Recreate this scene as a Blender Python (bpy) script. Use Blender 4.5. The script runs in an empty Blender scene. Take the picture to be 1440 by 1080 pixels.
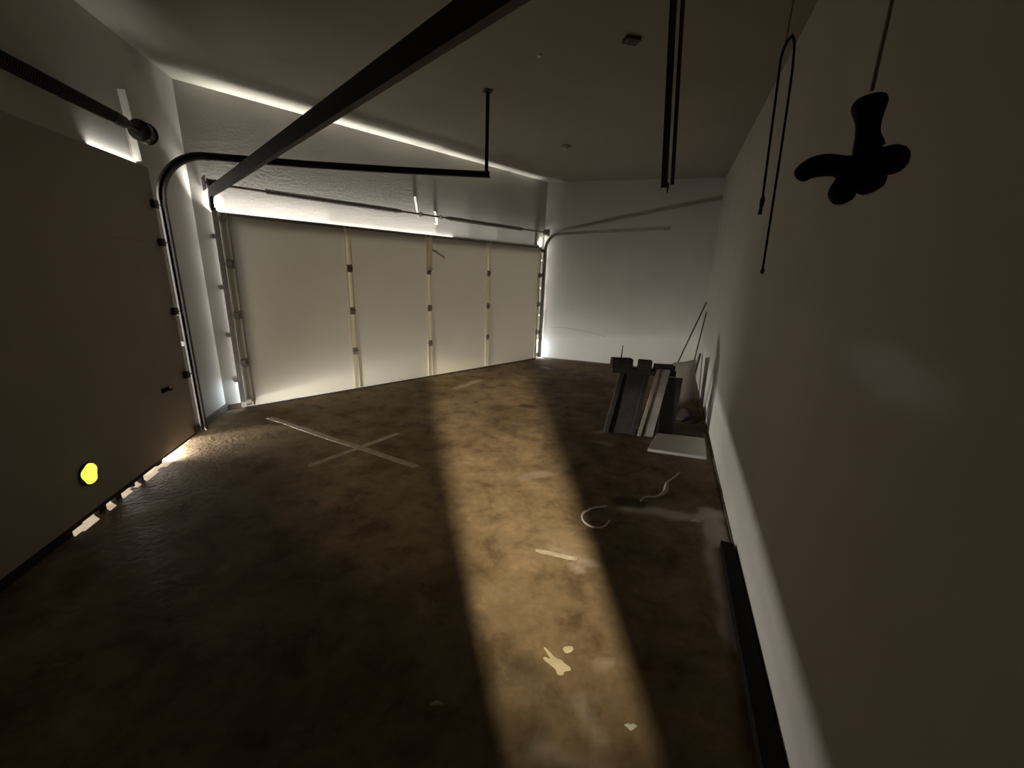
import bpy, bmesh, math, random
from mathutils import Vector, Matrix, Quaternion, noise
random.seed(4)
SC = bpy.context.scene
COL = SC.collection
V = Vector

# ------------------------------------------------------------------ frame of the place
CORNER_L = V((-3.202, 4.194, 0))            # left wall meets the wide-door wall
CORNER_R = V((0.498, 7.80, 0))              # wide-door wall meets the far wall
CORNER_F = V((3.27, 6.98, 0))               # far wall meets the right wall
U = (CORNER_R - CORNER_L).normalized()      # along the wide door, left to right
N = V((U.y, -U.x, 0))                       # into the room
A = V((.2475, -.9689, 0)).normalized()      # along the left wall, towards the camera
NL = V((A.y * -1, A.x, 0))                  # into the room
RP = V((.957, .9, 0))                       # a point on the right wall
RD = (CORNER_F - RP).normalized()           # along the right wall, away from the camera
RN = V((-RD.y, RD.x, 0))                    # into the room
FD = (CORNER_F - CORNER_R).normalized()
CEIL = 3.195

def frame(origin, xdir, z=0):
    """location + z rotation for an Empty whose local x runs along xdir"""
    return V((origin.x, origin.y, z)), math.atan2(xdir.y, xdir.x)

# ------------------------------------------------------------------ materials
def mat(name, col, rough=.6, metal=0, var=.12, scale=6, bump=0, bscale=60, emit=None, estr=0, spec=.5):
    m = bpy.data.materials.new(name); m.use_nodes = True
    nt = m.node_tree; b = nt.nodes['Principled BSDF']
    b.inputs['Roughness'].default_value = rough
    b.inputs['Metallic'].default_value = metal
    b.inputs['Specular IOR Level'].default_value = spec
    tc = nt.nodes.new('ShaderNodeTexCoord')
    no = nt.nodes.new('ShaderNodeTexNoise'); no.inputs['Scale'].default_value = scale
    no.inputs['Detail'].default_value = 5
    nt.links.new(tc.outputs['Object'], no.inputs['Vector'])
    rp = nt.nodes.new('ShaderNodeValToRGB')
    rp.color_ramp.elements[0].position = .3; rp.color_ramp.elements[1].position = .7
    rp.color_ramp.elements[0].color = tuple(c * (1 - var) for c in col) + (1,)
    rp.color_ramp.elements[1].color = tuple(min(1, c * (1 + var)) for c in col) + (1,)
    nt.links.new(no.outputs['Fac'], rp.inputs['Fac'])
    nt.links.new(rp.outputs['Color'], b.inputs['Base Color'])
    if bump:
        n2 = nt.nodes.new('ShaderNodeTexNoise'); n2.inputs['Scale'].default_value = bscale
        n2.inputs['Detail'].default_value = 4
        nt.links.new(tc.outputs['Object'], n2.inputs['Vector'])
        bp = nt.nodes.new('ShaderNodeBump'); bp.inputs['Strength'].default_value = bump
        bp.inputs['Distance'].default_value = .01
        nt.links.new(n2.outputs['Fac'], bp.inputs['Height'])
        nt.links.new(bp.outputs['Normal'], b.inputs['Normal'])
    if emit:
        b.inputs['Emission Color'].default_value = emit + (1,)
        b.inputs['Emission Strength'].default_value = estr
    return m

M = dict(
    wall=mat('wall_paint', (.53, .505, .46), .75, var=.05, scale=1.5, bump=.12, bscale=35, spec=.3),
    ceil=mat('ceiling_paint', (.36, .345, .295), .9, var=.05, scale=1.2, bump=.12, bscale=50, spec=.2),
    hall=mat('hall_paint', (.16, .14, .12), .9, var=.03),
    door=mat('fibreglass_panel', (.38, .355, .30), .55, var=.04, scale=2, spec=.35),
    ldoor=mat('left_door_paint', (.38, .335, .285), .65, var=.06, scale=2, spec=.25),
    stile=mat('fibreglass_rib', (.16, .15, .13), .5, var=.05, scale=8),
    hinge=mat('hinge_steel', (.30, .27, .23), .5, .4, scale=20),
    galv=mat('galvanised_steel', (.34, .31, .27), .5, .4, scale=12),
    pale=mat('pale_steel', (.72, .69, .63), .4, .2, scale=12),
    darks=mat('dark_steel', (.045, .036, .03), .55, .3, scale=15),
    spring=mat('oiled_spring_steel', (.035, .03, .025), .5, .4, scale=30),
    springg=mat('grey_spring_steel', (.30, .27, .24), .5, .4, scale=30),
    rubber=mat('black_rubber', (.012, .010, .009), .85, scale=20),
    black=mat('black_plastic', (.006, .004, .004), .7, scale=20, spec=.15),
    cord=mat('dark_cord', (.012, .009, .007), .9, scale=80, spec=.1),
    dwood=mat('dark_wood', (.07, .05, .04), .8, var=.35, scale=9, bump=.2, bscale=40),
    dwood2=mat('stained_wood', (.035, .026, .022), .8, var=.35, scale=14, bump=.2),
    lwood=mat('bare_wood', (.30, .25, .19), .8, var=.2, scale=12),
    twine=mat('twine', (.30, .25, .20), .9),
    greyed=mat('greyed_board', (.34, .31, .28), .8, var=.2, scale=9),
    card=mat('cardboard', (.075, .062, .036), .9, var=.15, scale=5),
    white=mat('white_board', (.62, .58, .54), .7, var=.06, scale=4),
    cloth=mat('dark_cloth', (.05, .032, .028), .95, var=.5, scale=10),
    tape=mat('pale_tape', (.40, .33, .26), .8, var=.25, scale=16),
    paint=mat('dried_pale_paint', (.62, .54, .38), .6, var=.2, scale=16),
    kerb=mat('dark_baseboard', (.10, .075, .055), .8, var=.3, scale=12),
    dirt=mat('dirt_grit', (.04, .03, .022), .95, var=.5, scale=22),
    yellow=mat('yellow_glow', (.9, .8, .1), .5, var=.1, scale=20, emit=(1.0, .93, .10), estr=1.25),
)

def translucent(m, col):
    nt = m.node_tree; b = nt.nodes['Principled BSDF']; out = nt.nodes['Material Output']
    t = nt.nodes.new('ShaderNodeBsdfTranslucent'); t.inputs['Color'].default_value = col + (1,)
    a = nt.nodes.new('ShaderNodeAddShader')
    nt.links.new(b.outputs[0], a.inputs[0]); nt.links.new(t.outputs[0], a.inputs[1]); nt.links.new(a.outputs[0], out.inputs['Surface'])
translucent(M['door'], (.160, .155, .140))
translucent(M['stile'], (.80, .78, .72))

def floor_material():
    m = bpy.data.materials.new('stained_concrete'); m.use_nodes = True
    nt = m.node_tree; b = nt.nodes['Principled BSDF']; L = nt.links
    b.inputs['Specular IOR Level'].default_value = .08
    tc = nt.nodes.new('ShaderNodeTexCoord')
    def ns(scale, detail=6, rough=.55, dist=0):
        n = nt.nodes.new('ShaderNodeTexNoise'); n.inputs['Scale'].default_value = scale
        n.inputs['Detail'].default_value = detail; n.inputs['Roughness'].default_value = rough
        n.inputs['Distortion'].default_value = dist
        L.new(tc.outputs['Object'], n.inputs['Vector']); return n
    def ramp(src, stops):
        r = nt.nodes.new('ShaderNodeValToRGB'); e = r.color_ramp.elements
        while len(e) < len(stops): e.new(.5)
        for k, (p, c) in enumerate(stops): e[k].position = p; e[k].color = c + (1,)
        L.new(src, r.inputs['Fac']); return r.outputs['Color']
    def mix(kind, fac, c1, c2):
        x = nt.nodes.new('ShaderNodeMixRGB'); x.blend_type = kind
        if isinstance(fac, float): x.inputs[0].default_value = fac
        else: L.new(fac, x.inputs[0])
        for s, c in ((1, c1), (2, c2)):
            if isinstance(c, tuple): x.inputs[s].default_value = c + (1,)
            else: L.new(c, x.inputs[s])
        return x.outputs['Color']
    base = ramp(ns(1.3, 5, .5, .6).outputs['Fac'], [(.28, (.165, .116, .066)), (.5, (.235, .170, .104)), (.72, (.295, .220, .137))])
    blot = ramp(ns(4.2, 8, .65, .35).outputs['Fac'], [(.34, (.52, .50, .47)), (.47, (.86, .86, .86)), (.58, (1, 1, 1)), (.70, (1.38, 1.34, 1.28))])
    fine = ramp(ns(19, 6, .6, .3).outputs['Fac'], [(.3, (.78, .78, .78)), (.6, (1, 1, 1)), (.8, (1.12, 1.12, 1.1))])
    c = mix('MULTIPLY', 1.0, base, blot)
    c = mix('MULTIPLY', .8, c, fine)
    at = nt.nodes.new('ShaderNodeAttribute'); at.attribute_name = 'stain'
    c = mix('MIX', at.outputs['Fac'], c, (.60, .53, .47))
    ad = nt.nodes.new('ShaderNodeAttribute'); ad.attribute_name = 'oil'
    c = mix('MIX', ad.outputs['Fac'], c, (.045, .033, .023))
    L.new(c, b.inputs['Base Color'])
    rr = ramp(ns(3, 5).outputs['Fac'], [(.3, (.62,) * 3), (.7, (.88,) * 3)])
    L.new(rr, b.inputs['Roughness'])
    bp = nt.nodes.new('ShaderNodeBump'); bp.inputs['Strength'].default_value = .15; bp.inputs['Distance'].default_value = .006
    L.new(ns(28, 6).outputs['Fac'], bp.inputs['Height']); L.new(bp.outputs['Normal'], b.inputs['Normal'])
    return m

# ------------------------------------------------------------------ mesh helpers
class MB:
    def __init__(s): s.bm = bmesh.new()
    def box(s, x0, x1, y0, y1, z0, z1, bev=0, mtx=None):
        vs = [s.bm.verts.new((x, y, z)) for x in (x0, x1) for y in (y0, y1) for z in (z0, z1)]
        fs = [s.bm.faces.new([vs[i] for i in q]) for q in
              ((0, 1, 3, 2), (4, 6, 7, 5), (0, 4, 5, 1), (2, 3, 7, 6), (0, 2, 6, 4), (1, 5, 7, 3))]
        if bev:
            es = {e for f in fs for e in f.edges}
            g = bmesh.ops.bevel(s.bm, geom=list(es), offset=bev, segments=2, affect='EDGES', profile=.6)
            vs = list({v for f in g['faces'] for v in f.verts} | {v for v in vs if v.is_valid})
        if mtx is not None:
            for v in vs: v.co = mtx @ v.co
        return s
    def hexa(s, p):
        """eight corners: bottom loop of four, then top loop of four"""
        v = [s.bm.verts.new(q) for q in p]
        for q in ((3, 2, 1, 0), (4, 5, 6, 7), (0, 1, 5, 4), (1, 2, 6, 5), (2, 3, 7, 6), (3, 0, 4, 7)):
            s.bm.faces.new([v[i] for i in q])
        return s
    def prism(s, poly, z0, z1):
        a = [s.bm.verts.new((x, y, z0)) for x, y in poly]; b = [s.bm.verts.new((x, y, z1)) for x, y in poly]
        s.bm.faces.new(a[::-1]); s.bm.faces.new(b)
        for i in range(len(a)): j = (i + 1) % len(a); s.bm.faces.new((a[i], a[j], b[j], b[i]))
        return s
    def sweep(s, pts, side, prof):
        """closed profile (p along side, q along side x tangent) swept along pts"""
        side = V(side).normalized(); rings = []
        pts = [V(p) for p in pts]
        for i, p in enumerate(pts):
            t = (pts[min(i + 1, len(pts) - 1)] - pts[max(i - 1, 0)]).normalized()
            q = side.cross(t).normalized()
            rings.append([s.bm.verts.new(p + side * a + q * b) for a, b in prof])
        n = len(prof)
        for r0, r1 in zip(rings, rings[1:]):
            for i in range(n): j = (i + 1) % n; s.bm.faces.new((r0[i], r0[j], r1[j], r1[i]))
        s.bm.faces.new(rings[0][::-1]); s.bm.faces.new(rings[-1])
        return s
    def tube(s, pts, r, seg=10):
        pts = [V(p) for p in pts]; rs = r if isinstance(r, (list, tuple)) else [r] * len(pts); rings = []
        ref = V((0, 0, 1))
        for i, p in enumerate(pts):
            t = (pts[min(i + 1, len(pts) - 1)] - pts[max(i - 1, 0)]).normalized()
            if abs(t.dot(ref)) > .95: ref = V((1, .3, 0)).normalized()
            x = (ref - t * ref.dot(t)).normalized(); y = t.cross(x); ref = x
            rings.append([s.bm.verts.new(p + (x * math.cos(2 * math.pi * k / seg) + y * math.sin(2 * math.pi * k / seg)) * rs[i]) for k in range(seg)])
        for r0, r1 in zip(rings, rings[1:]):
            for i in range(seg): j = (i + 1) % seg; s.bm.faces.new((r0[i], r0[j], r1[j], r1[i]))
        s.bm.faces.new(rings[0][::-1]); s.bm.faces.new(rings[-1])
        return s
    def lathe(s, prof, seg=20, mtx=None):
        """profile of (radius, height) about z"""
        rings = []
        for r, z in prof:
            ring = [V((r * math.cos(2 * math.pi * k / seg), r * math.sin(2 * math.pi * k / seg), z)) for k in range(seg)]
            rings.append([s.bm.verts.new(mtx @ p if mtx else p) for p in ring])
        for r0, r1 in zip(rings, rings[1:]):
            for i in range(seg): j = (i + 1) % seg; s.bm.faces.new((r0[i], r0[j], r1[j], r1[i]))
        s.bm.faces.new(rings[0][::-1]); s.bm.faces.new(rings[-1])
        return s
    def build(s, name, m, parent=None, smooth=False):
        bmesh.ops.recalc_face_normals(s.bm, faces=s.bm.faces[:])
        me = bpy.data.meshes.new(name); s.bm.to_mesh(me); s.bm.free()
        me.materials.append(m)
        if smooth:
            for p in me.polygons: p.use_smooth = True
        o = bpy.data.objects.new(name, me); COL.objects.link(o)
        if parent: o.parent = parent
        return o

def thing(name, label, cat, loc=(0, 0, 0), rz=0, group=None):
    o = bpy.data.objects.new(name, None); COL.objects.link(o)
    o.location = loc; o.rotation_euler = (0, 0, rz); o.empty_display_size = .1
    return tag(o, label, cat, group)
def tag(o, label, cat, group=None):
    o['label'] = label; o['category'] = cat
    if group: o['group'] = group
    return o
def struct(o): o['kind'] = 'structure'; return o
def place(o, loc, rz=0): o.location = loc; o.rotation_euler = (0, 0, rz); return o

# ------------------------------------------------------------------ the setting
def seg_d(p, a, b):
    a = V(a); b = V(b); d = b - a; t = max(0, min(1, (p - a).dot(d) / d.length_squared))
    return (p - a - d * t).length
STAINS = [  # polyline, half width, strength: pale dusty paint on the slab
    ([(.86, 2.52), (1.05, 2.50), (1.30, 2.44), (1.52, 2.48)], .05, .9),
    ([(1.46, 2.50), (1.42, 2.36), (1.36, 2.20), (1.28, 2.02), (1.19, 1.72), (1.10, 1.45)], .07, .75),
    ([(.92, 3.93), (1.00, 3.99)], .035, .55), ([(.86, 3.72), (1.0, 3.66)], .03, .4),
    ([(.35, 1.95), (.42, 1.88)], .012, .4), ([(.28, 2.06), (.52, 1.93)], .014, .35),
    ([(-.80, 5.4), (-.5, 5.9)], .05, .35), ([(.1, 2.9), (.3, 3.0)], .05, .2),
    ([(.53, 7.0), (.64, 6.85)], .05, .4), ([(.42, 1.32), (.47, 1.33)], .01, .35),
    ([(.31, 1.16), (.34, 1.08), (.36, 1.03)], .022, .3), ([(.15, 1.0), (.35, .93)], .03, .3),
]
OILS = [([(.16, 4.75), (.24, 4.72)], .07, .75), ([(.02, 4.05), (.09, 4.03)], .03, .7), ([(.08, 3.75), (.25, 3.70)], .06, .45),
        ([(.85, 2.62), (.95, 2.60)], .08, .8), ([(.08, 1.30), (.14, 1.28)], .05, .4), ([(.0, 1.1), (.12, 1.06)], .06, .35)]
def make_floor():
    x0, x1, y0, y1, st = -4.6, 4.1, -3.2, 8.9, .03
    nx = int((x1 - x0) / st) + 1; ny = int((y1 - y0) / st) + 1
    verts = [(x0 + i * st, y0 + j * st, 0) for j in range(ny) for i in range(nx)]
    faces = [(j * nx + i, j * nx + i + 1, (j + 1) * nx + i + 1, (j + 1) * nx + i) for j in range(ny - 1) for i in range(nx - 1)]
    me = bpy.data.meshes.new('floor'); me.from_pydata(verts, [], faces)
    for nm, spec in (('stain', STAINS), ('oil', OILS)):
        val = [0.0] * len(verts)
        for pl, hw, strg in spec:
            bx0 = min(p[0] for p in pl) - .25; bx1 = max(p[0] for p in pl) + .25
            by0 = min(p[1] for p in pl) - .25; by1 = max(p[1] for p in pl) + .25
            for j in range(max(0, int((by0 - y0) / st)), min(ny, int((by1 - y0) / st) + 1)):
                for i in range(max(0, int((bx0 - x0) / st)), min(nx, int((bx1 - x0) / st) + 1)):
                    p = V((x0 + i * st, y0 + j * st))
                    d = min(seg_d(p, a, b) for a, b in zip(pl, pl[1:]))
                    d += .03 * noise.noise(V((p.x * 9, p.y * 9, .3)))
                    f = max(0, min(1, (hw + .02 - d) / .04)) * strg
                    k = j * nx + i; val[k] = max(val[k], f)
        at = me.attributes.new(nm, 'FLOAT', 'POINT'); at.data.foreach_set('value', val)
    me.materials.append(floor_material())
    o = bpy.data.objects.new('floor', me); COL.objects.link(o); struct(o)
make_floor()

WALL_T = .16
def wall(name, p, q, x_holes=(), m='wall', ext=(0, 0), z1=CEIL):
    """wall with its room face on the line p-q; holes are (x0, x1, z0, z1) along it"""
    d = (q - p); ln = d.length
    loc, rz = frame(p, d)
    mb = MB(); xs = [-ext[0]]
    # local y<0 or >0 outside is set by the caller through order of p,q: outside is +y
    cur = -ext[0]
    for (a, b, za, zb) in sorted(x_holes):
        mb.box(cur, a, 0, WALL_T, 0, z1)
        mb.box(a, b, 0, WALL_T, zb, z1)
        if za > 0: mb.box(a, b, 0, WALL_T, 0, za)
        cur = b
    mb.box(cur, ln + ext[1], 0, WALL_T, 0, z1)
    o = struct(mb.build(name, M[m])); place(o, loc, rz); return o

LEFT_LEN = 5.6
# outside lies on the left-hand side of p->q
wall('wall_left', CORNER_L + A * LEFT_LEN, CORNER_L, [(LEFT_LEN - 3.20, LEFT_LEN - .84, 0, 2.26)], ext=(0, .10))
wall('wall_front', CORNER_L, CORNER_R, [(.27, 4.96, 0, 2.06)], ext=(.12, .12))
wall('wall_far', CORNER_R, CORNER_F, ext=(.06, .1))
R_END = RP + RD * -.55
wall('wall_right', CORNER_F, R_END, ext=(.1, 0))
# behind the photographer: short return, then a cross wall with a narrow opening to a lit hall
BACK_Y = -.30
RET = V((R_END.x - .03, BACK_Y, 0))
wall('wall_return', R_END, RET, ext=(0, .16))
LEFT_END = CORNER_L + A * LEFT_LEN
XL = -4.4
G0, G1 = .352, .632
bl = MB()
bl.box(XL, G0, BACK_Y - .10, BACK_Y, 0, CEIL)
bl.box(G1, RET.x + .16, BACK_Y - .10, BACK_Y, 0, CEIL)
bl.box(G0, G1, BACK_Y - .10, BACK_Y, 2.05, CEIL)
struct(bl.build('wall_back', M['hall']))
hb = MB()   # the hall beyond
hb.box(-1.6, -1.5, -2.6, BACK_Y - .10, 0, CEIL); hb.box(1.9, 2.0, -2.6, BACK_Y - .10, 0, CEIL)
hb.box(-1.6, 2.0, -2.7, -2.6, 0, CEIL); hb.box(RET.x + .14, 2.0, BACK_Y - .1, BACK_Y, 0, CEIL)
struct(hb.build('wall_hall', M['hall']))
def xy(p_): return (p_.x, p_.y)
cb = MB(); cb.prism([(-1.6, -2.7), (2.0, -2.7), (2.0, -.3), xy(RP - RN * .16), xy(CORNER_F + FD * .16 - RN * .16), xy(CORNER_F + V((.05, .16, 0))), xy(CORNER_R + V((.02, .16, 0))),
                     xy(CORNER_R - N * .15), xy(CORNER_L - N * .15 - U * .06), xy(CORNER_L - NL * .15), xy(LEFT_END - NL * .15)], CEIL, CEIL + .2)
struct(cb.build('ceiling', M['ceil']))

# baseboards
def base(name, p, d, s0, s1, h, t, m='kerb', sign=1):
    loc, rz = frame(p, d); mb = MB(); mb.box(s0, s1, *(sorted((0, sign * t))), 0, h, .004)
    o = struct(mb.build(name, M[m])); place(o, loc, rz)
base('baseboard_shade_left', CORNER_L, A, .0, .70, .075, .018)  # dark strip stands for the shade at this wall foot as well as a baseboard
base('baseboard_far', CORNER_R, FD, .10, 2.88, .02, .012, sign=-1)
base('baseboard_right', RP, RD, -.5, 6.50, .025, .010)
base('baseboard_front', CORNER_L, U, .02, .16, .06, .014, sign=-1)

# ------------------------------------------------------------------ wide garage door
def spring_mesh(mb, s0, s1, y, z, r, wire, turns, seg=8):
    pts = []
    n = turns * 10
    for k in range(n + 1):
        t = k / n; a = 2 * math.pi * turns * t
        pts.append((s0 + (s1 - s0) * t, y + r * math.cos(a), z + r * math.sin(a)))
    mb.tube(pts, wire, 6)

loc, rz = frame(CORNER_L, U)
big = thing('door_1', 'wide pale sectional garage door closed in the far wall, with upright stiles and hinges', 'garage door', loc, rz)
S0, S1 = .19, 5.03; struct(big)
YF, YB = -.030, -.068            # local y: room side is negative
SEC = [(.020, .537), (.537, 1.062), (1.062, 1.587), (1.587, 2.085)]
STILES = [.225, 1.47, 2.62, 3.755, 4.985]
for k, (za, zb) in enumerate(SEC):
    mb = MB(); mb.box(S0, S1, YB, YF, za, zb)
    mb.bm.normal_update()              # sections butt together: no skin inside the joints
    bmesh.ops.delete(mb.bm, geom=[f for f in mb.bm.faces if (abs(f.calc_center_median().z - za) < 1e-4 and k > 0) or (abs(f.calc_center_median().z - zb) < 1e-4 and k < 3)], context='FACES_ONLY')
    sec = mb.build('door_section', M['door'], big)
    for st in STILES:
        w = .038 if st not in (STILES[0], STILES[-1]) else .03
        mb = MB()
        # shallow channel: two raised flanges on a web
        mb.box(st - w, st + w, YB - .008, YB, za + .01, zb - .005, .002)
        mb.box(st - w, st - w + .012, YB - .020, YB - .008, za + .01, zb - .005, .002)
        mb.box(st + w - .012, st + w, YB - .020, YB - .008, za + .01, zb - .005, .002)
        mb.build('stile', M['stile'], sec)
        if k < 3:
            mb = MB()
            mb.box(st - .032, st + .032, YB - .028, YB - .02, zb - .045, zb - .004, .002)
            mb.box(st - .032, st + .032, YB - .028, YB - .02, zb + .004, zb + .045, .002)
            mb.tube([(st - .036, YB - .031, zb), (st + .036, YB - .031, zb)], .009, 10)
            mb.build('hinge', M['hinge'], sec)
for side in (S0 - .01, S1 + .01):           # rollers at the door's edges
    for z in (.10, .537, 1.062, 1.587, 2.02):
        mb = MB(); sg = -1 if side < 1 else 1
        mb.tube([(side - sg * .06, YB - .05, z), (side + sg * .03, YB - .05, z)], .005, 8)
        mb.tube([(side + sg * .028, YB - .05, z), (side + sg * .042, YB - .05, z)], .018, 14)
        mb.box(side - .05 if sg > 0 else side + .0, side if sg > 0 else side + .05, YB - .06, YB - .022, z - .03, z + .03, .003)
        mb.build('roller', M['hinge'], big)
mb = MB(); mb.box(S0, S1, YB, YF + .005, 0, .020, .004); mb.build('bottom_seal', M['rubber'], big)
mb = MB(); mb.box(S0 + .02, S1 - .02, YB - .012, YB, 2.055, 2.083, .002); mb.build('top_strut', M['hinge'], big)
mb = MB()
for dx in (-.028, .028): mb.box(2.62 + dx - .008, 2.62 + dx + .008, YB - .06, YB - .02, 1.62, 2.05, .003)
mb.box(2.62 - .036, 2.62 + .036, YB - .07, YB - .02, 1.60, 1.64, .003)
ob = mb.build('opener_bracket', M['stile'], big)
mb = MB(); mb.sweep([(2.655, YB - .065, 1.885), (2.76, YB - .07, 1.835), (2.855, YB - .075, 1.79)], (0, 1, 0), [(-.006, -.014), (.006, -.014), (.006, .014), (-.006, .014)])
mb.build('lever', M['pale'], ob)

# torsion shaft above it
tq = thing('torsion_bar', 'long torsion bar with springs across the wall just above the wide door', 'torsion spring', loc, rz)
SY, SZ = -.12, 2.335
mb = MB(); mb.tube([(.10, SY, SZ), (5.08, SY, SZ)], .0125, 12); mb.build('shaft', M['hinge'], tq)
for s0, s1 in ((.62, 2.10), (3.0, 4.45)):
    mb = MB(); spring_mesh(mb, s0, s1, SY, SZ, .024, .0045, 100); mb.build('spring', M['springg'], tq, True)
    mb = MB(); e = s1 if s1 < 2.5 else s0; sg = 1 if s1 < 2.5 else -1
    mb.tube([(e - sg * .03, SY, SZ), (e, SY, SZ), (e + sg * .06, SY, SZ), (e + sg * .1, SY, SZ)], [.024, .03, .026, .018], 14)
    mb.build('winding_cone', M['hinge'], tq)
for s, zt in ((2.48, 2.56), (2.80, 2.41)):
    mb = MB(); zb = 2.25 if s > 2.6 else 2.345
    mb.box(s - .024, s + .024, -.008, -.001, zb, zt, .002)
    mb.hexa([(s + .012, -.065, zb), (s + .020, -.065, zb), (s + .020, -.004, zb), (s + .012, -.004, zb), (s - .030, -.065, zt), (s - .022, -.065, zt), (s - .022, -.004, zt), (s - .030, -.004, zt)])
    mb.box(s - .005, s + .007, SY - .035, -.05, SZ - .02, SZ + .03, .003)
    mb.tube([(s - .012, SY, SZ), (s + .018, SY, SZ)], .032, 14)
    mb.build('bearing_bracket', M['pale'], tq)
for s in (.16, 5.06):
    mb = MB(); mb.tube([(s - .035, SY, SZ), (s - .025, SY, SZ), (s + .03, SY, SZ), (s + .04, SY, SZ)], [.048, .042, .040, .048], 20)
    mb.build('cable_drum', M['darks'] if s < 1 else M['hinge'], tq)
    mb = MB(); t = s - .055 if s < 1 else s + .05
    mb.box(t - .004, t + .004, SY - .05, -.003, SZ - .06, SZ + .06, .002); mb.build('end_plate', M['darks'] if s < 1 else M['hinge'], tq)
    c_ = .173 if s < 1 else 5.046
    mb = MB(); mb.tube([(c_, SY + .038, SZ), (c_, YB - .030, 1.2), (c_, YB - .030, .10)], .0028, 6); mb.build('lift_cable', M['hinge'], tq)

# tracks: C-channel swept up the jamb, round the bend and back over the room
CPROF = lambda w, h: [(-w, -h), (w, -h), (w, -h + .014), (w - .004, -h + .014), (w - .004, -h + .004), (-w + .004, -h + .004), (-w + .004, h - .004),
                      (w - .004, h - .004), (w - .004, h - .014), (w, h - .014), (w, h), (-w, h)]
def track_path(y_wall, ysign, zb, zt, rad, run, x):
    """in the x = const plane: up, a quarter bend, then out into the room"""
    pts = [(x, y_wall, zb), (x, y_wall, (zb + zt) / 2), (x, y_wall, zt - rad)]
    for k in range(1, 13):
        a = math.pi / 2 * k / 12
        pts.append((x, y_wall + ysign * rad * (1 - math.cos(a)), zt - rad + rad * math.sin(a)))
    for t in (.3, .6, 1): pts.append((x, y_wall + ysign * (rad + run * t), zt))
    return pts

def wide_door_track(x, sgn, run, label, m, m2, zt=2.30):
    t = thing('garage_door_track', label, 'door track', loc, rz)
    mb = MB(); pr = CPROF(.016, .028)
    if sgn < 0: pr = [(-a, b) for a, b in pr]
    mb.sweep(track_path(YB - .05, -1, .06, 2.02, .30, .05, x)[:-3], (1, 0, 0), pr)
    v = mb.build('vertical_rail', m2, t)
    return t
# left: curve hidden behind the drum, long dark rail to the camera
tl = thing('garage_door_track', 'long thick dark rail running overhead from the wide door\'s left top corner', 'door track', loc, rz)
mb = MB(); mb.sweep([(.145, YB - .05, .04), (.145, YB - .05, 1.1), (.145, YB - .05, 2.12)], (1, 0, 0), CPROF(.016, .026)); mb.build('vertical_rail', M['galv'], tl)
mb = MB()
pts = [(.145, YB - .05 - .10 * (1 - math.cos(a)), 2.12 + .16 * math.sin(a)) for a in [math.pi / 2 * k / 10 for k in range(11)]]
pts = [V((.140 - (.005 if k else 0), p_[1], p_[2] - .030)) for k, p_ in enumerate(pts)]
pts += [(.135, -.5, 2.250), (.135, -2.0, 2.249), (.135, -4.0, 2.248), (.135, -5.6, 2.246)]
mb.sweep(pts, (1, 0, 0), CPROF(.015, .042)); mb.build('horizontal_rail', M['darks'], tl)
for z in (.35, .85, 1.35, 1.85):
    mb = MB(); mb.box(.10, .16, YB - .045, -.002, z - .02, z + .02, .002); mb.build('bracket', M['hinge'], tl)
# right
tr = thing('garage_door_track', 'pale slim track curving over from the wide door\'s right edge along the far wall', 'door track', loc, rz)
mb = MB(); mb.sweep([(5.075, YB - .05, .04), (5.075, YB - .05, 1.1), (5.075, YB - .05, 2.02)], (1, 0, 0), [(-a, b) for a, b in CPROF(.016, .026)]); mb.build('vertical_rail', M['hinge'], tr)
mb = MB()
pts = [(5.075, YB - .05 - .29 * (1 - math.cos(a)), 2.02 + .28 * math.sin(a)) for a in [math.pi / 2 * k / 12 for k in range(13)]]
pts += [(5.075, -1.2, 2.305), (5.075, -2.45, 2.30)]
mb.sweep(pts, (1, 0, 0), [(-a, b) for a, b in CPROF(.014, .024)]); mb.build('horizontal_rail', M['galv'], tr)
for z in (.35, .85, 1.35, 1.85):
    mb = MB(); mb.box(5.07, 5.13, YB - .045, -.002, z - .02, z + .02, .002); mb.build('bracket', M['hinge'], tr)

# ------------------------------------------------------------------ left garage door
locl, rzl = frame(CORNER_L, A)
ld = thing('door_2', 'dim flat garage door in the left wall, daylight showing under its bottom edge', 'garage door', locl, rzl)
D0, D1 = .785, 3.26; struct(ld)
yb, yf = .030, .068
secs = [(.062, .621), (.621, 1.181), (1.181, 1.741), (1.741, 2.30)]
for za, zb in secs:
    mb = MB(); mb.box(D0, D1, yb, yf, za, zb, .0015); mb.build('door_section', M['ldoor'], ld)
# rubber strip: lifts off the floor in places, so the gap of light is broken up
mb = MB()
sealz = [(D0, 1.36, .040), (1.36, 1.42, .020), (1.42, 1.60, .034), (1.60, 1.625, .0), (1.625, 1.70, .029), (1.70, 1.725, .008), (1.725, 1.845, .028), (1.845, 1.90, .0),
         (1.90, 1.99, .034), (1.99, 2.055, .0), (2.055, 2.19, .034), (2.19, 2.27, .026), (2.27, D1, 0.0)]
for a_, b_, z in sealz: mb.box(a_, b_, yb + .004, yf - .004, z, .063)
mb.build('bottom_seal', M['rubber'], ld)
mb = MB(); mb.box(1.10, 1.19, yf, yf + .012, .555, .59, .004); mb.tube([(1.105, yf + .03, .565), (1.145, yf + .04, .572), (1.185, yf + .03, .58)], .009, 8)
mb.tube([(1.105, yf + .0, .565), (1.105, yf + .03, .565)], .007, 8); mb.tube([(1.185, yf + .0, .58), (1.185, yf + .03, .58)], .007, 8)
mb.build('lift_handle', M['black'], ld)
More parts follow.
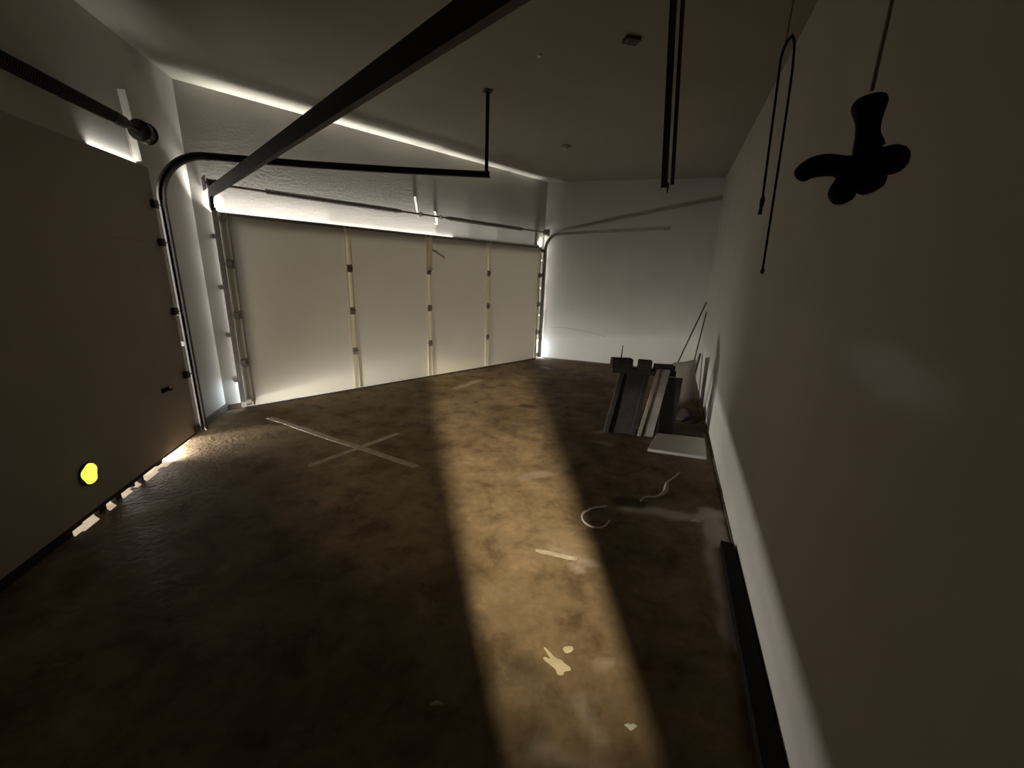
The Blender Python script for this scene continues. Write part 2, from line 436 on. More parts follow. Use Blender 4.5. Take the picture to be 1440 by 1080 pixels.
for z in (.10, .62, 1.18, 1.74, 2.03):
    mb = MB(); mb.box(D0 + .005, D0 + .06, yf, yf + .03, z - .03, z + .03, .003)
    mb.tube([(D0 + .04, yf + .03, z), (D0 - .045, yf + .03, z)], .005, 8); mb.tube([(D0 - .048, yf + .03, z), (D0 - .062, yf + .03, z)], .017, 12)
    mb.build('roller', M['darks'], ld)

# round yellow glow low on it, standing in for daylight through a hole
p = CORNER_L + A * 2.07 + NL * (yf + .001)
ylt = thing('door_hole_glow', 'small round yellow glow standing in for daylight through a hole low on the left garage door', 'light', (p.x, p.y, .30), rzl)
mb = MB(); mt = Matrix.Rotation(-math.pi / 2, 4, 'X')
bm = mb.bm
ring = []
prof = [(1.0, .0), (1.0, .012), (.85, .022), (.5, .03), (.0, .032)]
for r, h in prof[:-1]:
    ring.append([bm.verts.new((r * .058 * (1 + .09 * math.sin(3 * t + .6) + .05 * math.sin(5 * t)) * math.cos(t), h, r * .066 * (1 + .09 * math.sin(3 * t + .6) + .05 * math.sin(5 * t)) * math.sin(t)))
                 for t in [2 * math.pi * k / 28 for k in range(28)]])
top = bm.verts.new((0, .032, 0))
for r0, r1 in zip(ring, ring[1:]):
    for i in range(28): bm.faces.new((r0[i], r0[(i + 1) % 28], r1[(i + 1) % 28], r1[i]))
for i in range(28): bm.faces.new((ring[-1][i], ring[-1][(i + 1) % 28], top))
bm.faces.new(ring[0])
mb.build('lens', M['yellow'], ylt, True)  # emissive disc added in place of a real hole, no lamp here
mb = MB(); mb.tube([(0, 0.0005, 0), (0, .010, 0)], .072, 28); mb.build('rim', M['black'], ylt)

# its torsion spring
ts = thing('torsion_bar', 'dark torsion spring bar above the left garage door', 'torsion spring', locl, rzl)
TY, TZ = .15, 2.515
mb = MB(); mb.tube([(.80, TY, TZ), (3.3, TY, TZ)], .0125, 12); mb.build('shaft', M['spring'], ts)
mb = MB(); spring_mesh(mb, 1.26, 3.1, TY, TZ, .036, .0062, 110); mb.build('spring', M['spring'], ts, True)
mb = MB(); mb.tube([(1.27, TY, TZ), (1.22, TY, TZ), (1.15, TY, TZ), (1.08, TY, TZ)], [.036, .044, .040, .02], 16); mb.build('winding_cone', M['spring'], ts)
mb = MB(); mb.tube([(.985, TY, TZ), (.975, TY, TZ), (.90, TY, TZ), (.89, TY, TZ)], [.04, .074, .066, .078], 22); mb.build('cable_drum', M['spring'], ts)
mb = MB(); mb.box(.828, .846, .001, .006, 2.33, 2.80, .001); mb.hexa([(.815, .004, 2.335), (.822, .004, 2.335), (.822, .055, 2.335), (.815, .055, 2.335), (.860, .004, 2.80), (.867, .004, 2.80), (.867, .055, 2.80), (.860, .055, 2.80)]); mb.build('wall_bracket', M['pale'], ts)
mb = MB(); mb.box(.828, .838, .05, TY + .03, TZ - .03, TZ + .03, .002); mb.build('bearing_plate', M['spring'], ts)

# its right-hand track
tk = thing('garage_door_track', 'dark curved track beside the left garage door, bending back into the room', 'door track', locl, rzl)
TX = D0 - .055
pth = [(TX, yf + .03, .05), (TX, yf + .03, 1.1), (TX, yf + .03, 2.07)]
for k in range(1, 15):
    a_ = math.pi / 2 * k / 14
    pth.append((TX, yf + .03 + .36 * (1 - math.cos(a_)), 2.07 + .36 * math.sin(a_)))
pth += [(TX, 1.2, 2.44), (TX, 2.0, 2.465), (TX, 2.82, 2.50)]
mb = MB(); mb.sweep(pth[:3], (1, 0, 0), CPROF(.016, .024)); mb.build('vertical_rail', M['darks'], tk)
mb = MB(); mb.sweep(pth[2:], (1, 0, 0), CPROF(.016, .027)); mb.build('horizontal_rail', M['darks'], tk)
for z in (.60, .885, 1.16, 1.75):
    mb = MB(); mb.box(TX - .03, TX + .014, .001, yf + .005, z - .022, z + .022, .003)
    mb.build('bracket', M['darks'], tk)
mb = MB(); mb.sweep([(TX - .02, 2.79, 2.475), (TX - .02, 2.79, CEIL - .002)], (1, 0, 0), [(-.003, -.016), (.012, -.016), (.012, -.013), (0, -.013), (0, .016), (-.003, .016)])
mb.box(TX - .06, TX + .03, 2.75, 2.83, CEIL - .006, CEIL, .001)
mb.build('hanger', M['darks'], tk)

# pair of hanging strips near the middle of the room
def cam_axes(pitch=15.55, roll=2.207):
    p = math.radians(pitch); r = math.radians(roll)
    fw = V((0, math.cos(p), -math.sin(p))); R = V((1, 0, 0)); up = R.cross(fw)
    ix = R * math.cos(r) + up * math.sin(r); iu = up * math.cos(r) - R * math.sin(r)
    return ix, iu, fw
hs = thing('ceiling_hanger', 'pair of black metal strips hanging down from the ceiling, right of centre', 'hanger', (.80, 2.62, CEIL), math.radians(-18))
for k, (dx, w) in enumerate(((-.022, .019), (.026, .011))):
    mb = MB()
    T = V((dx, 0, 0)); B = V((dx * .95 + .085, .12, -1.045 + (.0 if k == 0 else .015)))
    d = B - T
    mb.sweep([T, T + d * .5, B], (0, 1, 0), [(-.005, -w), (.005, -w), (.005, w - .004), (.018, w - .004), (.018, w), (-.005, w)])
    mb.build('strip', M['darks'], hs)
mb = MB(); mb.tube([(.082, .105, -1.03), (.082, .145, -1.03)], .010, 10); mb.tube([(.085, .12, -1.03), (.086, .12, -1.075)], [.008, .004], 8)
mb.build('end_bolt', M['darks'], hs)
mb = MB(); mb.box(-.07, .07, -.03, .03, -.006, 0, .001); mb.build('ceiling_plate', M['darks'], hs)

# small things on the ceiling
o = thing('ceiling_plate', 'small dark rectangular plate on the ceiling left of the hanging strips', 'plate', (.735, 3.29, CEIL), .2)
mb = MB(); mb.box(-.055, .055, -.04, .04, -.022, 0, .005); cv_ = mb.build('cover', M['darks'], o)
for sx in (-.035, .035):
    mb = MB(); mb.tube([(sx, 0, -.0215), (sx, 0, -.026)], .006, 10); mb.build('screw', M['hinge'], cv_)
o = thing('smoke_detector', 'small round fitting on the ceiling above the wide door\'s right end', 'ceiling fitting', (.57, 5.70, CEIL))
mb = MB(); mb.lathe([(.062, 0), (.062, -.012), (.052, -.028), (.02, -.034), (.001, -.034)], 24); mb.build('housing', M['hinge'], o)
mb = MB(); mb.lathe([(.02, -.033), (.018, -.045), (.001, -.047)], 16); mb.build('cap', M['pale'], o)
o = thing('ceiling_clip', 'tiny pale clip on the ceiling between overhead rail and dark plate', 'clip', (.11, 3.55, CEIL), .4)
mb = MB(); mb.box(-.012, .012, -.02, .02, -.014, 0, .003); mb.build('clip_body', M['pale'], o)

# ------------------------------------------------------------------ near the right wall
def rw(s, off, z): return RP + RD * s + RN * off + V((0, 0, z))
# looped pull cord
pc = thing('pull_cord', 'dark looped pull cord hanging beside the right wall, one end knotted', 'cord', rw(1.40, .22, CEIL))
org = rw(1.40, .22, CEIL)
def rel(s, off, z): return rw(s, off, z) - org
mb = MB(); mb.tube([rel(1.40, .22, CEIL - .001), rel(1.40, .22, 2.72)], .0025, 8); mb.tube([rel(1.40, .22, CEIL), rel(1.40, .22, CEIL - .02)], [.03, .022], 14)
mb.build('hook_wire', M['dwood2'], pc)
PC = [(1.385, .20, 2.735), (1.355, .19, 2.69), (1.335, .185, 2.62), (1.318, .18, 2.52), (1.27, .17, 2.15), (1.215, .16, 1.66)]
P2 = [(1.385, .20, 2.735), (1.36, .22, 2.70), (1.305, .24, 2.62), (1.28, .24, 2.54), (1.20, .235, 2.22), (1.14, .23, 1.965)]
def smoothp(pts, n=6):
    out = []
    P = [V(p) for p in pts]
    for i in range(len(P) - 1):
        p0, p1, p2, p3 = P[max(i - 1, 0)], P[i], P[i + 1], P[min(i + 2, len(P) - 1)]
        for k in range(n):
            t = k / n
            out.append(.5 * ((2 * p1) + (p2 - p0) * t + (2 * p0 - 5 * p1 + 4 * p2 - p3) * t * t + (3 * p1 - p0 - 3 * p2 + p3) * t ** 3))
    out.append(P[-1]); return out
mb = MB(); mb.tube([rel(*p) for p in smoothp(PC)], .0055, 8)
e = rel(*PC[-1]); mb.tube([e + V((0, 0, .012)), e, e - V((0, 0, .014))], [.006, .009, .007], 8)
mb.build('long_strand', M['cord'], pc, True)
mb = MB(); mb.tube([rel(*p) for p in smoothp(P2)], .0055, 8); ss_ = mb.build('short_strand', M['cord'], pc, True)
e = rel(*P2[-1]); mb = MB(); mb.tube([e + V((0, 0, .03)), e + V((0, 0, .012)), e - V((0, 0, .01)), e - V((0, 0, .022)), e - V((0, 0, .05))], [.006, .011, .009, .006, .009], 10)
mb.build('knot', M['cord'], ss_, True)

# black claw-shaped hook hanging near the wall
HK = V((.698, .914, 1.870))
hk = thing('hanging_hook', 'black claw shaped hook hanging close to the right wall on a thin wire', 'hook', HK, math.atan2(-.607, .795))
IX, IU, FW = cam_axes()
cam_o = V((0, 0, 1.6))
side = V((RD.x, RD.y, 0)); UPV = V((0, 0, 1)); OUT = RN
# plank against the right wall's foot
pl = MB(); pl.box(-.44, 1.28, .014, .085, 0, .055, .004)
o = pl.build('plank', M['black']); place(o, *frame(RP, RD)); tag(o, 'long dark plank lying along the foot of the right wall, nearest the camera', 'plank')

# ------------------------------------------------------------------ scrap heap by the right wall
def obj_poly(name, mname, corners, t, label, cat, up=V((0, 0, 1)), group=None):
    """flat board from four corners, thickened along its own normal"""
    c = [V(p) for p in corners]; n = (c[1] - c[0]).cross(c[3] - c[0]).normalized() * t
    if n.dot(up) < 0: n = -n
    b0 = c[0].copy()
    mb = MB(); mb.hexa([p - b0 for p in c] + [p + n - b0 for p in c])
    o = mb.build(name, M[mname]); o.location = b0; return tag(o, label, cat, group)


tre = thing('sawhorse', 'dark knee-high wooden sawhorse piled with scraps by the right wall', 'sawhorse', (1.20, 4.15, 0), math.radians(-8))
mb = MB()
mb.hexa([(-.150, -.186, 0), (.130, -.196, 0), (.130, -.176, 0), (-.150, -.166, 0), (-.04, -.015, .62), (.25, -.015, .62), (.25, .005, .62), (-.04, .005, .62)])
mb.build('side_panel', M['dwood2'], tre)
for (bx, by, tx) in ((-.15, -.19, -.02), (.13, -.20, .24), (-.08, .20, .02), (.46, .20, .38), (.42, -.05, .40)):
    mb = MB(); w = .022
    mb.hexa([(bx - w, by - w, 0), (bx + w, by - w, 0), (bx + w, by + w, 0), (bx - w, by + w, 0), (tx - w, -w, .64), (tx + w, -w, .64), (tx + w, w, .64), (tx - w, w, .64)])
    mb.build('leg', M['dwood2'], tre)
mb = MB(); mb.box(-.13, .52, -.045, .045, .62, .675, .005); mb.build('top_rail', M['dwood2'], tre)
def in_tre(x, y, z):
    c, s_ = math.cos(math.radians(-8)), math.sin(math.radians(-8))
    return V((1.20 + x * c - y * s_, 4.15 + x * s_ + y * c, z))
for (x0, x1, z0, z1, y0, lab, rot) in ((-.15, .07, .676, .775, -.10, 'dark wood block on the left end of the sawhorse', .25),
                                       (.13, .27, .676, .77, -.05, 'dark wood block on the middle of the sawhorse', -.2),
                                       (.30, .50, .676, .735, -.06, 'low dark wood block on the right end of the sawhorse', .1)):
    mb = MB(); hw = (x1 - x0) / 2; mb.box(-hw, hw, -.055, .055, 0, z1 - z0, .008)
    mb.box(-hw * .5, hw * .9, -.06, -.02, (z1 - z0) * .25, (z1 - z0) * .7, .005)
    o = mb.build('wood_block', M['dwood2']); place(o, in_tre((x0 + x1) / 2, 0.0, z0), math.radians(-8) + rot * .5); tag(o, lab, 'wood block')
o = thing('stick', 'thin upright stick standing on the sawhorse\'s left block', 'stick', in_tre(-.05, .0, .775))
mb = MB(); mb.tube([(0, 0, 0), (.003, 0, .07), (.004, 0, .14)], [.007, .006, .004], 8); mb.build('shaft', M['dwood'], o)
def leaning(name, m, x0, y0, x1, y1, z1, w, t, label, cat):
    B = in_tre(x0, y0, .002); T = in_tre(x1, y1, z1); d = (T - B).normalized()
    sd = V((d.y, -d.x, 0)); sd = V((math.cos(math.radians(-8)), math.sin(math.radians(-8)), 0)); nn = d.cross(sd).normalized()
    mb = MB(); c = []
    for q in (V((0, 0, 0)), T - B):
        c += [q - sd * w, q + sd * w, q + sd * w + nn * t, q - sd * w + nn * t]
    mb.hexa(c); o = mb.build(name, M[m]); o.location = B; tag(o, label, cat); return o
leaning('plank', 'lwood', .19, -.24, .335, -.085, .70, .016, .02, 'narrow bare plank leaning on the front of the sawhorse', 'plank')
leaning('plank', 'greyed', .285, -.225, .405, -.075, .70, .045, .015, 'short pale board leaning on the right side of the sawhorse', 'plank')
leaning('plank', 'dwood2', .47, -.145, .50, -.07, .62, .085, .018, 'wide dark board leaning at the right end of the sawhorse', 'plank')

# pale sheet leaning against the right wall
sh = MB(); bm = sh.bm
n_, m_ = 9, 10
g = []
S_P0, S_P1 = rw(3.80, .50, .012), rw(4.62, .10, .012)
for j in range(m_ + 1):
    row = []
    for i in range(n_ + 1):
        u_, v_ = i / n_, j / m_
        w_ = 1 - .22 * v_ if False else 1
        b = S_P0.lerp(S_P1, u_)
        left_in = .10 * math.sin(math.pi * v_) * (1 - u_)
        p_ = b + (S_P1 - S_P0).normalized() * left_in + V((RD.x, RD.y, 0)) * (.22 * v_) - RN * (.06 * v_ * (1 - u_)) + V((0, 0, .60 * v_ * (1 - .12 * u_)))
        p_ += RN * .02 * math.sin(5 * u_ + 3 * v_)
        row.append(bm.verts.new(p_ - S_P0))
    g.append(row)
for j in range(m_):
    for i in range(n_): bm.faces.new((g[j][i], g[j][i + 1], g[j + 1][i + 1], g[j + 1][i]))
o = sh.build('plastic_sheet', M['white'], None, True); o.location = S_P0
md = o.modifiers.new('thick', 'SOLIDIFY'); md.thickness = .006
tag(o, 'pale curled sheet propped against the right wall behind the sawhorse', 'sheet')

# dark cloth heap in front of it
mb = MB(); bm = mb.bm; g = []
HX, HY = 2.12, 4.56
for j in range(9):
    row = []
    for i in range(17):
        t = 2 * math.pi * i / 16; r = 1 - j / 8
        rr = r * (1 + .2 * math.sin(3 * t + 1) + .1 * math.sin(5 * t))
        x = rr * .25 * math.cos(t); y = rr * .19 * math.sin(t)
        z = .115 * (1 - r * r) * (1 + .5 * noise.noise(V((x * 9, y * 9, 1)))) + .002
        row.append(bm.verts.new((x, y, z)) if i < 16 else row[0])
    g.append(row)
for a_, b_ in zip(g, g[1:]):
    for i in range(16): bm.faces.new((a_[i], a_[i + 1], b_[i + 1], b_[i]))
bm.faces.new([v for v in g[0][:16]][::-1])
bmesh.ops.remove_doubles(bm, verts=bm.verts[:], dist=.0005)
o = mb.build('cloth', M['cloth'], None, True); o.location = (HX, HY, 0); o.rotation_euler = (0, 0, .5)
tag(o, 'crumpled dark cloth heap on the floor before the pale sheet', 'cloth')

def flat_board(name, m, pts, t, label, cat, z=0):
    c = V((sum(p[0] for p in pts) / len(pts), sum(p[1] for p in pts) / len(pts), z))
    mb = MB(); mb.prism([(p[0] - c.x, p[1] - c.y) for p in pts], 0, t)
    bmesh.ops.bevel(mb.bm, geom=mb.bm.edges[:], offset=min(.002, t * .3), segments=1, affect='EDGES')
    o = mb.build(name, M[m]); o.location = c; return tag(o, label, cat)
flat_board('cardboard', 'card', [(1.78, 3.98), (2.06, 3.93), (2.11, 4.11), (2.10, 4.24), (1.92, 4.30), (1.78, 4.24)], .012, 'flat brown cardboard piece on the floor behind the pale board', 'cardboard')
flat_board('board', 'white', [(1.33, 3.52), (1.83, 3.38), (2.02, 3.84), (1.56, 3.93)], .03, 'pale flat board lying on the floor by the right wall', 'board')
o = MB(); o.lathe([(.004, 0), (.028, .008), (.036, .028), (.026, .05), (.004, .056)], 14); o = o.build('paper_ball', M['white'], None, True); o.location = (1.44, 4.10, 0)
o.location = (1.385, 4.01, 0); tag(o, 'small white crumpled ball on the floor at the pale board\'s corner', 'paper')

# sticks in the corner
def br(name, label, B, T, r, head=None):
    o = thing(name, label, 'broom' if head else 'pole', B); d = T - B
    mb = MB(); mb.tube([V((0, 0, 0)) if not head else d * .16, d * .5, d], r, 8); mb.build('handle', M['dwood'], o)
    if head:
        mb = MB(); w = .055
        sd = V((RD.x, RD.y, 0)); nn = RN
        b0, b1 = V((0, 0, 0)), d * .2
        mb.hexa([b0 - sd * w * 1.5 - nn * .02, b0 + sd * w * 1.5 - nn * .02, b0 + sd * w * 1.5 + nn * .02, b0 - sd * w * 1.5 + nn * .02,
                 b1 - sd * .03 - nn * .015, b1 + sd * .03 - nn * .015, b1 + sd * .03 + nn * .015, b1 - sd * .03 + nn * .015])
        mb.build('brush', M['cloth'], o)
    return o
br('broom', 'thin dark broom leaning into the far right corner', rw(5.55, .42, 0), rw(6.06, .02, 1.27), .011, True)
br('pole', 'thin pole leaning on the right wall beside the broom', rw(5.15, .16, 0), rw(5.80, .018, 1.13), .010)
leanb = MB()
B0 = rw(4.85, .14, .004)
for q0, q1 in (((0, 0, 0), (.72, -.105, .50)),):
    a0 = V((0, 0, 0)); d = rw(5.45, .025, .52) - B0; sdd = RD * .07
    leanb.hexa([a0 - sdd, a0 + sdd, a0 + sdd + RN * .02, a0 - sdd + RN * .02, d - sdd, d + sdd, d + sdd + RN * .02, d - sdd + RN * .02])
o = leanb.build('plank', M['dwood2']); o.location = B0; tag(o, 'short dark plank tilted against the right wall behind the pale sheet', 'plank')

cb0 = CORNER_R + FD * .22 - V((-FD.y, FD.x, 0)) * .006 + V((0, 0, .62))
mb = MB(); mb.tube(smoothp([(FD.x * t, FD.y * t, z) for t, z in ((0, 0), (.25, .015), (.55, -.01), (.85, -.05), (1.05, -.10))], 5), .0025, 6)
o = mb.build('wall_cable', M['galv'], None, True); o.location = cb0; tag(o, 'thin grey cable drooping along the far wall right of the wide door', 'cable')

# ------------------------------------------------------------------ marks and litter on the floor
def strip(name, m, a_, b_, w, label, cat, h=.0006):
    a_ = V((*a_, 0)); b_ = V((*b_, 0)); d = (b_ - a_); n_ = V((-d.y, d.x, 0)).normalized() * w
    mb = MB(); bm = mb.bm; k_ = 24; lo = []; hi = []
    for k in range(k_ + 1):
        t = k / k_; p_ = d * t; e = 1 + .35 * noise.noise(V((t * 9, a_.x, 2))); sh_ = n_ * .3 * noise.noise(V((t * 5, a_.y, 7)))
        lo.append(p_ - n_ * e + sh_); hi.append(p_ + n_ * e + sh_)
    pts = lo + hi[::-1]
    vb = [bm.verts.new(p_) for p_ in pts]; vt = [bm.verts.new(p_ + V((0, 0, h))) for p_ in pts]
    N_ = len(pts)
    for k in range(k_):
        bm.faces.new((vt[k], vt[k + 1], vt[N_ - 2 - k], vt[N_ - 1 - k]))
        bm.faces.new((vb[k], vb[N_ - 1 - k], vb[N_ - 2 - k], vb[k + 1]))
    for k in range(N_): j = (k + 1) % N_; bm.faces.new((vb[k], vb[j], vt[j], vt[k]))
    o = mb.build(name, M[m]); o.location = a_ + V((0, 0, .0004)); return tag(o, label, cat)
strip('tape_strip', 'tape', (-2.62, 4.02), (-.775, 3.03), .030, 'longer pale tape strip of the X on the floor', 'tape')
o = strip('tape_strip', 'tape', (-1.66, 2.97), (-1.13, 3.72), .026, 'shorter pale tape strip crossing the longer one of the X', 'tape'); o.location.z += .0008

def splat(name, m, cx, cy, R_, label, cat, h=.002, arms=5, seed=1, sx=1.0, sy=1.0, sharp=.5):
    rnd = random.Random(seed); n_ = 48
    ph = [rnd.uniform(0, 6.28) for _ in range(4)]
    mb = MB(); pts = []
    for k in range(n_):
        t = 2 * math.pi * k / n_
        r = R_ * (1 - sharp + sharp * abs(math.sin(arms * t / 2 + ph[0])) ** 3 + .18 * math.sin(3 * t + ph[1]) + .1 * math.sin(7 * t + ph[2]))
        r = max(r, R_ * .12)
        pts.append((r * sx * math.cos(t), r * sy * math.sin(t)))
    bm = mb.bm; vt = [bm.verts.new((x, y, h)) for x, y in pts]; vb = [bm.verts.new((x, y, 0)) for x, y in pts]
    ct = bm.verts.new((0, 0, h * 1.3)); c0 = bm.verts.new((0, 0, 0))
    for k in range(n_):
        j = (k + 1) % n_
        bm.faces.new((vt[k], vt[j], ct)); bm.faces.new((vb[j], vb[k], c0)); bm.faces.new((vb[k], vb[j], vt[j], vt[k]))
    o = mb.build(name, M[m]); o.location = (cx, cy, .0004); return tag(o, label, cat)
def outline(name, m, pts, label, cat, h=.002):
    c = V((sum(p[0] for p in pts) / len(pts), sum(p[1] for p in pts) / len(pts)))
    P = [V((p[0] - c.x, p[1] - c.y, 0)) for p in pts]; n_ = len(P); Q = []
    for i in range(n_):                    # soften the corners
        a_, b_, d_ = P[i - 1], P[i], P[(i + 1) % n_]
        Q += [b_.lerp(a_, .25), b_ * .75 + (a_ + d_) * .125, b_.lerp(d_, .25)]
    mb = MB(); mb.prism([(q.x, q.y) for q in Q], 0, h); o = mb.build(name, M[m]); o.location = (c.x, c.y, .0004); return tag(o, label, cat)
outline('paint_splash', 'paint', [(.183, 1.393), (.198, 1.387), (.236, 1.338), (.261, 1.334), (.269, 1.318), (.293, 1.303), (.294, 1.287), (.265, 1.284), (.261, 1.266),
        (.234, 1.267), (.231, 1.29), (.208, 1.31), (.179, 1.336), (.185, 1.347), (.215, 1.332), (.201, 1.359)], 'pale branching paint splash on the lit strip of floor', 'paint splash')
outline('paint_splash', 'paint', [(.268, 1.396), (.317, 1.404), (.319, 1.381), (.28, 1.362)], 'small squarish paint spot just behind the branching paint splash', 'paint splash')
outline('paint_streak', 'tape', [(.182, 2.05), (.30, 2.022), (.43, 1.981), (.405, 1.955), (.29, 1.99), (.18, 2.02)], 'pale slanting paint streak across the middle of the lit strip', 'paint streak')
splat('paper_scrap', 'white', .488, 1.08, .014, 'tiny white scrap on the lit floor near its right edge', 'scrap', h=.004, arms=3, seed=8, sx=1.5, sy=.8, sharp=.2)
splat('paper_scrap', 'tape', -.24, 1.134, .016, 'dim scrap alone on the dark floor left of the lit strip', 'scrap', h=.003, arms=3, seed=9, sx=1.6, sy=.6, sharp=.2)
splat('paper_scrap', 'white', 1.30, 2.40, .022, 'small pale scrap on the dusty patch near the right wall', 'scrap', h=.006, arms=3, seed=11, sx=1.3, sy=.8, sharp=.2)
# loop of pale cable
mb = MB(); lp = [(.60 + .085 * math.cos(t), 2.375 + .10 * math.sin(t), .006) for t in [math.radians(d) for d in range(95, 326, 12)]]
lp = [(.72, 2.535, .006), (.66, 2.52, .006), (.59, 2.49, .006)] + lp[1:] + [(.70, 2.36, .006)]
mb.tube(smoothp(lp, 4), .0065, 8); o = mb.build('cable_loop', M['white'], None, True); tag(o, 'open loop of pale cable on the dark floor right of the lit strip', 'cable')
# dragged pale string
mb = MB(); lp = [(.99, 2.62, .006), (1.05, 2.68, .008), (1.13, 2.69, .006), (1.22, 2.76, .010), (1.27, 2.86, .012), (1.30, 2.92, .008), (1.40, 3.02, .006), (1.47, 3.10, .006)]
mb.tube(smoothp(lp, 4), [.006, .010, .006, .010, .024, .012, .006, .008, .004], 8) if False else mb.tube(smoothp(lp, 4), [.007 + .012 * math.exp(-((i - 14) / 4) ** 2) for i in range(len(smoothp(lp, 4)))], 8)
o = mb.build('rag_strip', M['tape'], None, True); tag(o, 'thin twisted pale rag strip on the dark floor below the pale board', 'rag')

# ------------------------------------------------------------------ hook body (one continuous surface)
def metaball_hook():
    limbs = [  # (right, up, away, radius)
        [(-.011, .098, 0, .014), (-.010, .088, 0, .026), (-.007, .070, 0, .023), (-.003, .050, 0, .0165), (.000, .02, 0, .0165), (.004, -.012, 0, .018), (.008, -.038, 0, .024)],
        [(.008, -.038, 0, .024), (-.022, -.030, -.004, .0165), (-.048, -.024, -.006, .0185), (-.074, -.022, -.004, .0195), (-.094, -.030, 0, .0175), (-.106, -.045, .004, .013)],
        [(.008, -.038, 0, .024), (-.012, -.066, -.004, .024), (-.024, -.080, -.006, .024), (-.008, -.104, -.006, .015)],
        [(.008, -.038, 0, .024), (.022, -.060, .006, .021), (.034, -.082, .008, .017)],
        [(.008, -.038, 0, .024), (.032, -.026, .012, .027), (.050, -.017, .025, .025), (.062, -.022, .05, .020)],
    ]
    me = bpy.data.meshes.new('hook_body'); vs = []; es = []; rad = []
    hub = None
    for L_ in limbs:
        prev = None
        for k, (a_, b_, c_, r) in enumerate(L_):
            p_ = V((a_, c_, b_)); r *= 1.28
            idx = None
            for q, w in enumerate(vs):
                if (w - p_).length < 1e-5: idx = q
            if idx is None: vs.append(p_); rad.append(r); idx = len(vs) - 1
            if prev is not None: es.append((prev, idx))
            prev = idx
    me.from_pydata([tuple(v) for v in vs], es, [])
    o = bpy.data.objects.new('hook_body', me); COL.objects.link(o); o.parent = hk
    me.materials.append(M['black'])
    sk = o.modifiers.new('skin', 'SKIN'); sk.use_smooth_shade = True
    for i, v in enumerate(me.skin_vertices[0].data):
        v.radius = (rad[i], rad[i]); v.use_root = (i == 6)
    sb = o.modifiers.new('sub', 'SUBSURF'); sb.levels = 2; sb.render_levels = 2
    return o
metaball_hook()
mb = MB()
tp = V((-.010, 0, .105))
mb.tube([tp, V((-.03, 0, CEIL - HK.z))], .0035, 8); mb.build('wire', M['twine'], hk)

# ------------------------------------------------------------------ light: daylight through the gaps, one lamp in the hall
def area(name, loc, direction, sx, sy, power, col, spread=180, xaxis=None):
    l = bpy.data.lights.new(name, 'AREA'); l.shape = 'RECTANGLE'; l.size = sx; l.size_y = sy
    l.energy = power; l.color = col; l.spread = math.radians(spread)
    o = bpy.data.objects.new(name, l); COL.objects.link(o)
    z = -V(direction).normalized()
    x = V(xaxis).normalized(); x = (x - z * x.dot(z)).normalized(); y = z.cross(x)
    m4 = Matrix((x, y, z)).transposed().to_4x4(); m4.translation = loc
    o.matrix_world = m4; return o
ZU = V((0, 0, 1))
def bg(s, off, z): return CORNER_L + U * s + N * off + V((0, 0, z))
def lf(s, off, z): return CORNER_L + A * s + NL * off + V((0, 0, z))
DAY = (1.0, .965, .91); SKY = (.72, .88, 1.0)
# slit above the wide door: shines up the wall to the ceiling
for s_, ln_, pw_, sp_ in ((.75, 1.1, 3.7, 32), (2.05, 1.5, 4.2, 27), (3.1, .6, 1.15, 22), (3.7, .6, .75, 22), (4.45, .9, .8, 22)):
    area('daylight_above_wide_door', bg(s_, .014, 2.088), ZU + N * .02, ln_, .024, pw_, DAY, sp_, U)
area('daylight_above_wide_door', bg(.20, .016, 2.10), ZU * 2.2 - U, .12, .024, 1.3, DAY, 70, U)
area('daylight_above_wide_door', bg(5.02, .016, 2.10), ZU * 2.6 + U, .12, .024, .3, DAY, 60, U)
area('daylight_above_wide_door', bg(1.65, .014, 2.090), ZU + N * .10, 2.9, .024, 2.0, DAY, 160, U)
# slits at its edges
area('daylight_beside_wide_door', bg(.185, .014, 1.25), -U, 2.0, .022, 1.15, DAY, 150, ZU)
area('daylight_beside_wide_door', bg(5.035, .014, 1.25), U, 2.0, .022, 2.6, DAY, 150, ZU)
area('skylight_beside_wide_door', bg(.183, .014, .20), -U, .32, .024, .7, SKY, 150, ZU)
area('skylight_beside_wide_door', bg(5.037, .014, .22), U, .36, .026, 3.5, SKY, 150, ZU)
# left door: above, beside, under
area('daylight_above_left_door', lf(1.05, .014, 2.31), ZU, .5, .022, .6, DAY, 110, A)
area('daylight_beside_left_door', lf(.765, .05, 1.15), NL - A * .45, 2.1, .022, 3.4, DAY, 165, ZU)
area('daylight_under_left_door', lf(1.08, -.30, .006), NL, .56, .008, 76, DAY, 165, A)
area('daylight_under_left_door', lf(1.9, -.30, .008), NL, .7, .010, 3, DAY, 165, A)
area('daylight_under_left_door', lf(1.08, -.13, .0045), NL - A * .8, .56, .006, 82, DAY, 110, A)
# a shaft of cool daylight slipping past the left door's edge, landing on the right wall
bs = bpy.data.lights.new('daylight_shaft', 'SPOT'); bs.energy = 16; bs.color = (.70, .88, 1.0); bs.shadow_soft_size = .01
bs.spot_size = math.radians(9.5); bs.spot_blend = 1
bo = bpy.data.objects.new('daylight_shaft', bs); COL.objects.link(bo); bo.location = lf(.74, .17, 1.50)
bo.rotation_euler = (V((1.02, 1.08, 1.375)) - bo.location).to_track_quat('-Z', 'Y').to_euler(); bo.scale = (1, .26, 1)
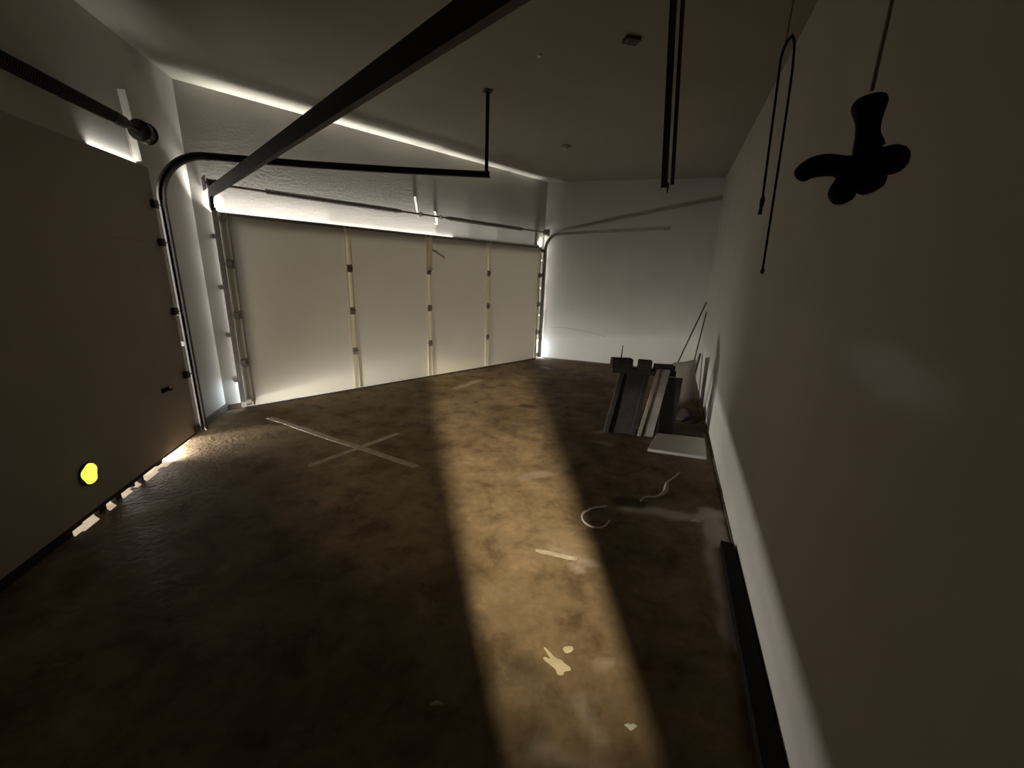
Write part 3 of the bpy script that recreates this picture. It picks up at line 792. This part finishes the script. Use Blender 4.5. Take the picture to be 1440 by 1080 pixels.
# sun on the driveway
sl = bpy.data.lights.new('sun', 'SUN'); sl.energy = 14; sl.angle = math.radians(.6); sl.color = (1, .93, .82)
so = bpy.data.objects.new('sun', sl); COL.objects.link(so)
so.rotation_euler = (V((.894, -.447, 0)) * math.cos(math.radians(22)) - ZU * math.sin(math.radians(22))).to_track_quat('-Z', 'Y').to_euler()
# hall lamp behind the photographer
pl_ = bpy.data.lights.new('hall_lamp', 'SPOT'); pl_.energy = 2550; pl_.color = (1, .85, .58); pl_.shadow_soft_size = .045
pl_.spot_size = math.radians(60); pl_.spot_blend = 1
po = bpy.data.objects.new('hall_lamp', pl_); COL.objects.link(po); po.location = (.70, -1.65, 2.41)
po.rotation_euler = (V((0.0, 5.0, .62)) - V((.70, -1.65, 2.41))).to_track_quat('-Z', 'Y').to_euler()

p2 = bpy.data.lights.new('hall_lamp', 'SPOT'); p2.energy = 420; p2.color = (1, .80, .52); p2.shadow_soft_size = .22
p2.spot_size = math.radians(52); p2.spot_blend = 1
po2 = bpy.data.objects.new('hall_lamp', p2); COL.objects.link(po2); po2.location = (.98, -1.30, 2.30)
po2.rotation_euler = (V((-1.4, 5.2, .9)) - po2.location).to_track_quat('-Z', 'Y').to_euler()

w = bpy.data.worlds.new('world'); SC.world = w; w.use_nodes = True
w.node_tree.nodes['Background'].inputs[0].default_value = (.6, .75, 1, 1)
w.node_tree.nodes['Background'].inputs[1].default_value = .25

# ------------------------------------------------------------------ camera
cd = bpy.data.cameras.new('camera'); cd.sensor_width = 36; cd.lens = 557.9 / 1440 * 36; cd.clip_start = .02
co = bpy.data.objects.new('camera', cd); COL.objects.link(co)
m4 = Matrix((IX, IU, -FW)).transposed().to_4x4(); m4.translation = cam_o; co.matrix_world = m4
SC.camera = co
SC.view_settings.view_transform = 'Standard'; SC.view_settings.look = 'None'
SC.view_settings.exposure = 0; SC.view_settings.gamma = 1
SC.cycles.max_bounces = 8; SC.cycles.diffuse_bounces = 3
SC.cycles.sample_clamp_indirect = 4
